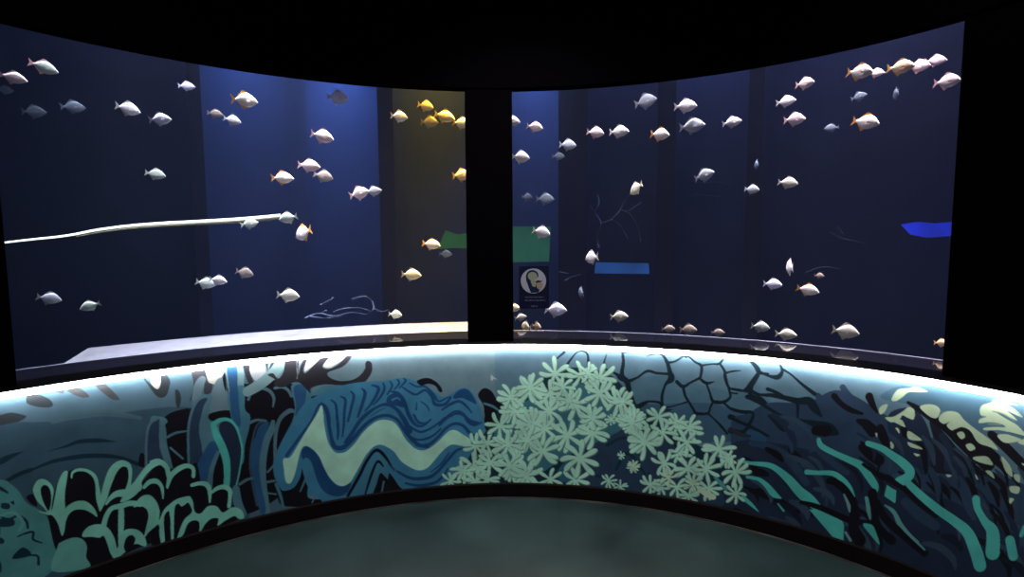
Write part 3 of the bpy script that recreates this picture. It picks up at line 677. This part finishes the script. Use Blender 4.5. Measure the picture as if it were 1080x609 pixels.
branch('floating_streamer', [[(724, 190), (738, 193), (756, 192), (770, 195)], [(728, 208), (742, 206), (760, 208)]], 1.4, 'faint thin streamers drifting left of the paired upright fish', 'streamer', M_wood, .006)
branch('floating_streamer', [[(596, 296), (604, 292), (612, 290)], [(590, 287), (600, 289)]], 1.3, 'faint short streamers drifting between sign and narrow blue reflection', 'streamer', M_wood, .006)
branch('floating_streamer', [[(876, 246), (888, 252), (900, 254), (912, 258)], [(884, 240), (890, 248)], [(850, 288), (868, 282), (886, 284)]], 1.4, 'wispy streamers drifting between the orange-backed fish and the vivid blue reflection', 'streamer', M_wood, .008)

# ------------------------------------------------------------------ small sign on the glass beside the pillar
def sign():
    O = OFF_G - .003
    e = bpy.data.objects.new('notice_sign', None); link(e); e.location = at(563, 326, O)
    c0 = at(563, 303, O - .004); n = -Vector((c0.x, c0.y, 0)).normalized(); eye = Vector((0, 0, EYE))
    def on_sign(x, y):
        d = Vector(ray(x, y)); return eye + d * ((c0 - eye).dot(n) / d.dot(n))
    def flat(name, pts, lift, m, parent, th=.0015):
        P = [on_sign(x, y) for x, y in pts]
        V = [p + n * lift for p in P] + [p + n * (lift - th) for p in P]; k = len(P)
        V = [v - e.location for v in V] if parent is e else [v - e.location for v in V]
        F = [tuple(range(k)), tuple(range(k, 2 * k))] + [(i, (i + 1) % k, k + (i + 1) % k, k + i) for i in range(k)]
        return mesh_obj(name, V, F, m, parent)
    ell = lambda cx, cy, rx, ry, n=28, a0=0, a1=2 * PI: [(cx + rx * math.cos(a0 + (a1 - a0) * i / n), cy + ry * math.sin(a0 + (a1 - a0) * i / n)) for i in range(n + (0 if a1 - a0 > 6.2 else 1))]
    NVY = mat('sign navy', (.006, .008, .036), .6, .2); WH = mat('sign pale lilac', (.46, .42, .52), .5, .3)
    DK = mat('sign dark navy ink', (.012, .014, .06), .6, .2); OL = mat('sign pale olive ink', (.33, .33, .24), .6, .2); PE = mat('sign peach ink', (.42, .28, .22), .6, .2); GY = mat('sign grey ink', (.10, .10, .17), .6, .2); BR = mat('sign brown ink', (.05, .035, .04), .6, .2)
    flat('panel', [(547.5, 281), (579, 280.5), (579, 325.5), (547.5, 325.8)], .0015, NVY, e)
    flat('disc', ell(562.6, 296.5, 13.4, 13.2), .0022, WH, e)
    # stylised round-headed figure with a dark cap of hair, arm raised
    flat('figure_body', [(556, 289), (558, 294), (561, 297.5), (566, 298), (569.5, 301), (570, 305), (567.5, 308.7), (560, 308.9), (557.5, 303), (555, 296), (554.5, 291)], .0027, DK, e)
    flat('figure_head', ell(561.7, 291.3, 5.0, 4.9), .0031, OL, e)
    arc = ell(561.5, 290.6, 6.4, 5.6, 18, PI * 1.04, PI * 2.12) + ell(561.6, 291.4, 5.0, 4.4, 18, PI * 2.1, PI * 1.08)
    flat('figure_hair', arc, .0034, DK, e)
    flat('figure_torso', [(559.5, 296.5), (564, 295.8), (566, 299), (564.5, 303), (561.5, 302)], .0036, OL, e)
    flat('figure_hand', [(566, 298.5), (570, 297.5), (573, 300), (572, 304), (568.5, 306), (566, 303)], .0038, PE, e)
    flat('figure_sleeve', [(564.5, 297.2), (567, 295.6), (572.5, 296.6), (570, 297.8), (566, 298.6)], .0041, BR, e)
    def line(name, x0, x1, y, hgt):
        x = x0; r = random.Random(int(y * 10)); i = 0
        V, F = [], []
        while x < x1:
            wd = r.uniform(2.0, 4.5); b = min(x1, x + wd)
            q = [on_sign(px, py) + n * .0023 - e.location for px, py in ((x, y), (b, y), (b, y + hgt), (x, y + hgt))]
            V += q; F.append((i, i + 1, i + 2, i + 3)); i += 4; x = b + .8
        return mesh_obj(name, V, F, GY, e)
    line('caption', 553.5, 573.5, 313.0, 1.2); line('caption', 553.2, 575, 316.4, 1.2); line('maker_mark', 560, 567, 322.4, 1.5)
    return tag(e, 'small navy notice with a round pale picture stuck on the glass beside the pillar', 'sign')
sign()

# ------------------------------------------------------------------ lights
def area(name, loc, aim, sx, sy, col, power, spread=180):
    l = bpy.data.lights.new(name, 'AREA'); l.shape = 'RECTANGLE'; l.size = sx; l.size_y = sy
    l.color = col; l.energy = power; l.spread = math.radians(spread)
    o = bpy.data.objects.new(name, l); link(o); o.location = loc
    d = (Vector(aim) - Vector(loc)).normalized(); o.rotation_euler = d.to_track_quat('-Z', 'Y').to_euler()
    return o
def bay_lamp(x0, x1, col, power, off=OFF_R - .22, h=2.3):
    a = (azim(x0, 230) + azim(x1, 230)) / 2; w = abs(azim(x1, 230) - azim(x0, 230)) * 4.6
    p = wall_pt(a, off, h); q = wall_pt(a, off + .12, -1.4)
    o = area('tank lamp', p, q, w * .8, .16, col, power, 60 if power > 12 else 120)
    o.rotation_euler = (0, 0, -a); 
    return o
for b in BAYS: bay_lamp(*b)
for (x, off, h, w, col, power) in FRONT:
    a = azim(x, 230)
    p = wall_pt(a, off, h); o = area('tank lamp', p, p - Vector((0, 0, 1)), w, .35, col, power, 34 if col[2] < .3 else (46 if x == 345 else 58))
    o.rotation_euler = (Matrix.Rotation(-a, 3, 'Z') @ Matrix.Rotation(math.radians(-7), 3, 'X')).to_euler()
for (x, y, z, tx, ty, tz, size, col, power) in ROOM:
    area('room downlight', (x, y, z), (tx, ty, tz), size, size, col, power, 100)

w = bpy.data.worlds.new('dim surroundings'); sc.world = w; w.use_nodes = True
w.node_tree.nodes['Background'].inputs[0].default_value = (.55, .36, .62, 1)
w.node_tree.nodes['Background'].inputs[1].default_value = .006
# ------------------------------------------------------------------ fish
TONES = {  # body colour, fin colour
 'w': ((.74, .71, .74), (.55, .52, .54)), 'l': ((.72, .72, .90), (.55, .56, .75)), 'p': ((.88, .70, .72), (.82, .48, .46)),
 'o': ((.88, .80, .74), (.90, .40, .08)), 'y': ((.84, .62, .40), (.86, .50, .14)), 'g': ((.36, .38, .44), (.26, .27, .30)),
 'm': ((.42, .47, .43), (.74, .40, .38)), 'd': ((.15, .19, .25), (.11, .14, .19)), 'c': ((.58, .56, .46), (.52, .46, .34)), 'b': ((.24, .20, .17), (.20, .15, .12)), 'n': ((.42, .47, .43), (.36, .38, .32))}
FM = {k: (mat('fish skin ' + k, b, .38, .4, var=.05, vscale=5), mat('fish fin ' + k, f, .5, .3)) for k, (b, f) in TONES.items()}
M_eye = mat('fish eye', (.01, .01, .012), .15, .6)

def fish_body():
    # deep, flat-sided body with a pointed snout: stations (x, centre z, half height, half width)
    st = [(.50, -.015, .004, .004), (.485, -.014, .022, .016), (.45, -.012, .052, .030), (.40, -.006, .095, .046), (.33, .004, .150, .060), (.24, .010, .205, .070), (.14, .012, .240, .072),
          (.04, .010, .245, .068), (-.06, .006, .218, .058), (-.15, .002, .166, .045), (-.22, .0, .108, .032), (-.28, .0, .062, .020), (-.33, .0, .045, .013), (-.36, .0, .046, .008)]
    bm = bmesh.new(); n = 14; rows = []
    for x, cz, hh, hw in st:
        r = []
        for k in range(n):
            a = 2 * PI * k / n
            c, s = math.cos(a), math.sin(a)
            r.append(bm.verts.new((x, hw * (abs(c) ** .8) * (1 if c > 0 else -1), cz + hh * s)))
        rows.append(r)
    for i in range(len(rows) - 1):
        for k in range(n): bm.faces.new((rows[i][k], rows[i][(k + 1) % n], rows[i + 1][(k + 1) % n], rows[i + 1][k]))
    bm.faces.new(rows[0]); bm.faces.new(rows[-1])
    return bm

def fin(outline, th=.012, curve=0.0):
    bm = bmesh.new(); L, Rr = [], []
    for x, z, f in outline:
        y = curve * x
        L.append(bm.verts.new((x, y + th * f, z))); Rr.append(bm.verts.new((x, y - th * f, z)))
    bm.faces.new(L); bm.faces.new(Rr); n = len(L)
    for i in range(n): bm.faces.new((L[i], L[(i + 1) % n], Rr[(i + 1) % n], Rr[i]))
    return bm

PROTO = bpy.data.objects.new('silver_fish', None)
def build_fish(root):
    bm_obj('body', fish_body(), FM['w'][0], root, True)
    bm_obj('dorsal_fin', fin([(.20, .215, 1), (.12, .285, .5), (.02, .330, .4), (-.06, .335, .3), (-.13, .250, .3), (-.21, .170, .3), (-.26, .110, .4), (-.27, .055, .8), (-.16, .150, 1), (-.04, .215, 1), (.08, .240, 1)]), FM['w'][1], root)
    bm_obj('anal_fin', fin([(.06, -.225, 1), (-.02, -.285, .5), (-.08, -.320, .3), (-.13, -.235, .3), (-.20, -.165, .3), (-.26, -.105, .4), (-.27, -.055, .8), (-.15, -.150, 1), (-.04, -.205, 1)]), FM['w'][1], root)
    bm_obj('tail_fin', fin([(-.345, .040, 1), (-.42, .105, .5), (-.505, .180, .25), (-.475, .080, .3), (-.445, .0, .4), (-.475, -.080, .3), (-.505, -.180, .25), (-.42, -.105, .5), (-.345, -.040, 1)]), FM['w'][1], root)
    for s in (1, -1):
        b = fin([(.20, -.01, 1), (.15, .025, .6), (.06, .018, .4), (.02, -.02, .3), (.07, -.06, .4), (.15, -.045, .6)], .006)
        bmesh.ops.rotate(b, verts=b.verts, cent=(.2, 0, 0), matrix=Matrix.Rotation(s * -.35, 3, 'Z'))
        bmesh.ops.translate(b, verts=b.verts, vec=(0, s * .068, 0))
        bm_obj('pectoral_fin', b, FM['w'][0], root)
        e = bmesh.new(); bmesh.ops.create_uvsphere(e, u_segments=10, v_segments=6, radius=.022)
        bmesh.ops.scale(e, verts=e.verts, vec=(1, .5, 1)); bmesh.ops.translate(e, verts=e.verts, vec=(.385, s * .047, .028))
        bm_obj('eye', e, M_eye, root, True)
link(PROTO); build_fish(PROTO)
parts = list(PROTO.children)
MESH = {}
for o in parts:
    for k in TONES:
        me = o.data.copy()
        if o.name.split('.')[0] != 'eye':
            me.materials.clear(); me.materials.append(FM[k][0 if o.name.startswith(('body', 'pectoral')) else 1])
        MESH[(o.name, k)] = me

def place_fish(i, row):
    x, y, L, tilt, dr, tone, off, label = row[:8]
    mode = row[8] if len(row) > 8 else ''
    if i == 0: r, ch = PROTO, parts
    else:
        r = PROTO.copy(); link(r); ch = []
        for o in parts:
            c = o.copy(); link(c); c.parent = r; ch.append(c)
    for o, src in zip(ch, parts): o.data = MESH[(src.name, tone)]
    c = at(x, y, off)
    if mode.startswith('v'):                      # swimming towards or away from the glass: seen end on
        Hh = (at(x, y - L / 2, off) - at(x, y + L / 2, off)).length
        size = Hh / .62
        out = Vector((c.x, c.y, 0)).normalized() * (1 if dr == 'R' else -1)
        side = Vector((0, 0, 1)).cross(out)
        ax = (out + side * (.25 if mode == 'v' else .75) + Vector((0, 0, -math.sin(math.radians(tilt))))).normalized()
        if mode == 'vu': ax = (side * .35 + out * .3 + Vector((0, 0, 1 if dr == 'R' else -1)) * .8).normalized(); size = Hh / 1.05
    else:
        t = math.radians(tilt); s = 1 if dr == 'R' else -1
        dx, dy = s * L / 2 * math.cos(t), L / 2 * math.sin(t)
        nose, tail = at(x + dx, y + dy, off), at(x - dx, y - dy, off)
        ax = nose - tail; size = ax.length; ax.normalize()
        yaw = (((i * 37) % 11) - 5) * .05         # small turns so that the shoal is not a row of copies
        out = Vector((c.x, c.y, 0)).normalized()
        ax = (ax + out * yaw).normalized()
    up = Vector((0, 0, 1)); yv = up.cross(ax).normalized(); zv = ax.cross(yv)
    hs = 1.13 + (((i * 53) % 7) - 3) * .025
    R = Matrix((ax, yv, zv)).transposed().to_4x4()
    r.matrix_world = Matrix.Translation(c) @ R @ Matrix.Diagonal((size, size, size * hs, 1))
    tag(r, label, 'fish', 'silver fish shoaling in the tank')

FISH = [
 (14, 82, 33, 16, 'R', 'p', .55, 'large pink fish at the outer end of the upper shoal, cut by the picture edge'),
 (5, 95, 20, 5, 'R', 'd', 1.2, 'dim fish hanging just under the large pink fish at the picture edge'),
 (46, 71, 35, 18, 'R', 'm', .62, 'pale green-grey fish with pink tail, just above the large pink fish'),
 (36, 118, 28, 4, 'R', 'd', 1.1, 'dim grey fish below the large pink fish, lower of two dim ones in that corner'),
 (77, 113, 28, 3, 'R', 'd', 1.0, 'dim blue-grey fish between the pink-tailed fish and a brighter white fish'),
 (135, 115, 29, 14, 'R', 'w', .60, 'white fish at the left of the lavender fish, upper left window'),
 (169, 126, 25, 0, 'R', 'l', .50, 'bright lavender fish just right of a white one, upper left window'),
 (197, 91, 19, 4, 'R', 'l', .95, 'small lavender fish highest above the first dark column'),
 (258, 106, 30, 4, 'R', 'o', .50, 'brilliant white fish with orange tail, the brightest in the left window'),
 (227, 120, 18, 10, 'R', 'b', .95, 'brownish fish just below the brilliant white orange-tailed one'),
 (245, 127, 20, 14, 'R', 'g', .75, 'blue-grey fish nosing down below the brilliant white orange-tailed one'),
 (164, 184, 24, 12, 'R', 'n', .95, 'lone dull greenish fish midway between lavender fish and reflected streak'),
 (356, 103, 24, 8, 'R', 'g', 1.15, 'blurred grey fish near the window top in the brightest blue bay'),
 (340, 144, 26, 14, 'R', 'p', .55, 'pinkish white fish alone in front of the second dark column'),
 (326, 175, 25, 8, 'R', 'p', .60, 'pinkish fish above an overlapping brown one, mid left window'),
 (341, 186, 22, 14, 'R', 'b', .80, 'brown-grey fish tucked under the pinkish fish, mid left window'),
 (298, 188, 25, 0, 'R', 'o', .62, 'white fish with a bright yellow tail, above the end of the reflected streak'),
 (379, 204, 22, -14, 'R', 'p', .58, 'pink-white fish overlapping a grey one, mid left window'),
 (394, 202, 18, -10, 'R', 'g', .78, 'greenish grey fish half behind the pink-white one, mid left window'),
 (421, 123, 19, 4, 'R', 'w', .70, 'white fish on the dark olive bay, beside the amber fish'),
 (449, 112, 18, 14, 'R', 'y', .80, 'upper small orange fish of the amber cluster by the pillar'),
 (469, 123, 23, 14, 'R', 'y', .55, 'bright yellow fish in the middle of the amber cluster by the pillar'),
 (453, 129, 20, 6, 'R', 'b', .85, 'dull orange fish lowest in the amber cluster by the pillar'),
 (487, 130, 20, 6, 'R', 'o', .55, 'bright fish of the amber cluster cut off by the pillar edge'),
 (487, 185, 20, -5, 'R', 'y', .62, 'lone amber fish half hidden by the pillar, below the amber cluster'),
 (320, 246, 17, 22, 'R', 'o', .55, 'small white fish with orange tail below the end of the reflected streak', 'vs'),
 (304, 230, 20, 12, 'L', 'n', .60, 'pale fish facing the end of the reflected streak'),
 (263, 236, 20, -10, 'R', 'n', .80, 'pale fish in front of the last stretch of the reflected streak'),
 (455, 258, 20, 8, 'R', 'o', .62, 'white fish with yellow tail beside the green reflection in the olive bay'),
 (52, 315, 28, 8, 'R', 'g', .62, 'silver-grey fish low at the far end, above the tip of the pale ledge'),
 (95, 323, 24, 18, 'L', 'n', .58, 'pale fish facing away from the others, low above the tip of the pale ledge'),
 (217, 299, 22, 10, 'R', 'n', .78, 'greenish fish half behind a white one, above the pale ledge'),
 (230, 296, 20, 10, 'R', 'w', .55, 'white fish in front of a greenish one, above the pale ledge'),
 (258, 288, 20, 12, 'R', 'b', .85, 'small dark brown fish above the pale ledge'),
 (304, 312, 25, 4, 'R', 'c', .60, 'cream fish alone above the bright middle of the pale ledge'),
 (434, 290, 22, 4, 'R', 'c', .58, 'cream fish alone in the lower part of the olive bay'),
 (417, 332, 15, 4, 'R', 'n', .65, 'small cream fish just over the yellowish end of the pale ledge'),
 (470, 268, 14, 2, 'R', 'd', 1.1, 'tiny faint fish right under the green reflection by the pillar'),
 (540, 128, 18, 4, 'R', 'w', .55, 'white snout poking out from behind the pillar, higher of the two there'),
 (564, 134, 18, 10, 'R', 'p', .58, 'pinkish fish highest next to the pillar in the window with the sign'),
 (549, 166, 20, 4, 'R', 'w', .58, 'white fish hugging the pillar halfway between the top and the green reflection'),
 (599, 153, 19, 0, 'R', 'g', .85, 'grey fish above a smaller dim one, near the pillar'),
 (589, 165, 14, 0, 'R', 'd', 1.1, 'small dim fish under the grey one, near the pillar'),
 (628, 140, 19, 5, 'R', 'p', .62, 'smaller pinkish fish, first of a trio in line across the sign window'),
 (653, 139, 22, 0, 'R', 'w', .60, 'white fish, middle of the trio in line along the upper sign window'),
 (681, 107, 25, -16, 'R', 'g', .95, 'grey fish nosing upward right under the top of the sign window'),
 (723, 112, 25, -6, 'R', 'w', .62, 'bright white fish directly above a grey orange-tailed one'),
 (696, 142, 21, 4, 'R', 'o', .58, 'white fish with orange tail, last of the trio in line'),
 (730, 133, 28, -8, 'R', 'g', .64, 'larger grey fish under the bright white one near the window top'),
 (772, 129, 22, -14, 'R', 'w', .62, 'white fish nosing up, alone in front of a dark column in the sign window'),
 (743, 185, 23, -20, 'R', 'g', .66, 'grey fish tilted nose up, alone mid sign window'),
 (671, 199, 14, 30, 'R', 'c', .62, 'cream fish seen end on, just above the driftwood', 'vs'),
 (571, 245, 20, 14, 'R', 'w', .55, 'white fish in front of the square green reflection'),
 (575, 210, 20, 2, 'R', 'd', 1.1, 'faint slender fish above the square green reflection, longer of two'),
 (556, 208, 12, 2, 'R', 'd', 1.2, 'faint tiny fish above the square green reflection, nearer the pillar'),
 (624, 272, 14, 10, 'R', 'w', .60, 'small white fish seen end on at the tip of the narrow blue reflection', 'vs'),
 (613, 309, 13, 0, 'R', 'd', .85, 'thin dim sliver of a fish below the narrow blue reflection', 'v'),
 (586, 327, 24, 2, 'R', 'l', .52, 'large lavender-white fish just beside the bottom corner of the navy sign'),
 (653, 334, 20, -4, 'R', 'c', .62, 'cream fish alone low in the sign window, right of the large lavender-white one'),
 (542, 325, 14, 6, 'R', 'w', .52, 'white fish cut by the pillar at the sign\'s bottom corner'),
 (549, 335, 13, -10, 'R', 'g', .68, 'small grey fish directly under the navy sign'),
 (555, 345, 11, 0, 'R', 'g', .70, 'grey fish seen end on at the sill below the sign, nearer the pillar', 'vs'),
 (566, 345, 10, 0, 'L', 'b', .74, 'dull fish seen end on at the sill below the sign, farther from the pillar', 'vs'),
 (705, 347, 15, 0, 'R', 'b', .66, 'brown blurred fish touching the window sill, first of three there'),
 (726, 348, 19, 0, 'R', 'b', .70, 'largest brown blurred fish touching the window sill, middle of three'),
 (757, 351, 15, 0, 'R', 'b', .66, 'flattest brown blurred fish at the window sill, last of three'),
 (849, 88, 22, -8, 'R', 'p', .60, 'pink fish at the top of a column of three, upper sign window'),
 (829, 107, 22, -10, 'R', 'w', .70, 'white fish, middle one in the column of three, upper sign window'),
 (838, 126, 24, -8, 'R', 'p', .62, 'pink-backed fish, lowest in the column of three, upper sign window'),
 (907, 76, 30, 0, 'R', 'o', .50, 'brilliant white fish with orange tail high in the sign window'),
 (924, 77, 19, -4, 'R', 'p', .80, 'pinkish fish half behind the brilliant orange-tailed one'),
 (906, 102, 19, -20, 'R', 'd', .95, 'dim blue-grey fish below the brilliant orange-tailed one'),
 (950, 71, 32, -6, 'R', 'y', .52, 'yellow-tailed orange fish leading the overlapping file near the end wall'),
 (969, 70, 26, -8, 'R', 'p', .74, 'orange-pink fish in the middle of the overlapping file near the end wall'),
 (987, 64, 25, -8, 'R', 'p', .92, 'pale pink fish at the head of the overlapping file near the end wall'),
 (999, 86, 31, -8, 'R', 'p', .56, 'pinkish white fish right by the end wall under the overlapping file'),
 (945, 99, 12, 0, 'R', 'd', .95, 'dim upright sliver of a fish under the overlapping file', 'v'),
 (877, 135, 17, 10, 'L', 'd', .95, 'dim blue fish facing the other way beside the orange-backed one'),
 (913, 129, 30, 6, 'R', 'o', .55, 'white fish with orange back and tail, beside a dim blue fish'),
 (798, 174, 10, 0, 'R', 'd', .85, 'tiny upright sliver of a fish above a grey fish, mid sign window', 'v'),
 (793, 200, 17, 4, 'R', 'g', .72, 'grey fish under a tiny upright sliver, mid sign window'),
 (831, 193, 22, 4, 'R', 'c', .64, 'cream-grey fish beside the grey one under the tiny sliver'),
 (833, 282, 15, 0, 'R', 'w', .60, 'white upright sliver of a fish above the orange-backed pair', 'v'),
 (815, 300, 21, 4, 'R', 'l', .60, 'bluish white fish left of the lower orange-backed fish'),
 (852, 306, 25, 12, 'R', 'o', .55, 'white fish with an orange back in the lower sign window'),
 (802, 345, 21, 10, 'R', 'n', .55, 'pale fish hovering over the sill beside one with a mirrored belly'),
 (829, 353, 24, 4, 'R', 'c', .52, 'cream fish mirrored in the sill right beneath it'),
 (892, 350, 30, 10, 'R', 'c', .55, 'largest cream fish low in the sign window, alone above the sill'),
 (993, 362, 18, 2, 'R', 'y', .60, 'amber fish half hidden by the end wall just above the sill'),
 (864, 291, 11, 4, 'R', 'b', .90, 'tiny orange-brown fish above the lower orange-backed fish'),
]
for i, row in enumerate(FISH): place_fish(i, row)

# ------------------------------------------------------------------ camera and view
cam = bpy.data.cameras.new('camera'); co = bpy.data.objects.new('camera', cam); link(co)
cam.sensor_fit = 'HORIZONTAL'; cam.sensor_width = 36.0; cam.lens = 36.0 * FPX / 1080.0; cam.clip_start = .02
def T(a, b, f):
    c, s = math.cos(ROLL), math.sin(ROLL); a, b = c * a - s * b, s * a + c * b
    cp, sp = math.cos(PITCH), math.sin(PITCH)
    return Vector((a, cp * f + sp * b, -sp * f + cp * b))
rx, ry, rz = T(1, 0, 0), T(0, 1, 0), -T(0, 0, 1)
co.matrix_world = Matrix.Translation((0, 0, EYE)) @ Matrix((rx, ry, rz)).transposed().to_4x4()
sc.camera = co
sc.view_settings.view_transform = 'Standard'
sc.view_settings.look = 'None'
sc.view_settings.exposure = 0.0
sc.view_settings.gamma = 1.0
sc.view_settings.use_curve_mapping = False
sc.cycles.max_bounces = 8
sc.cycles.transparent_max_bounces = 12
sc.cycles.use_denoising = True
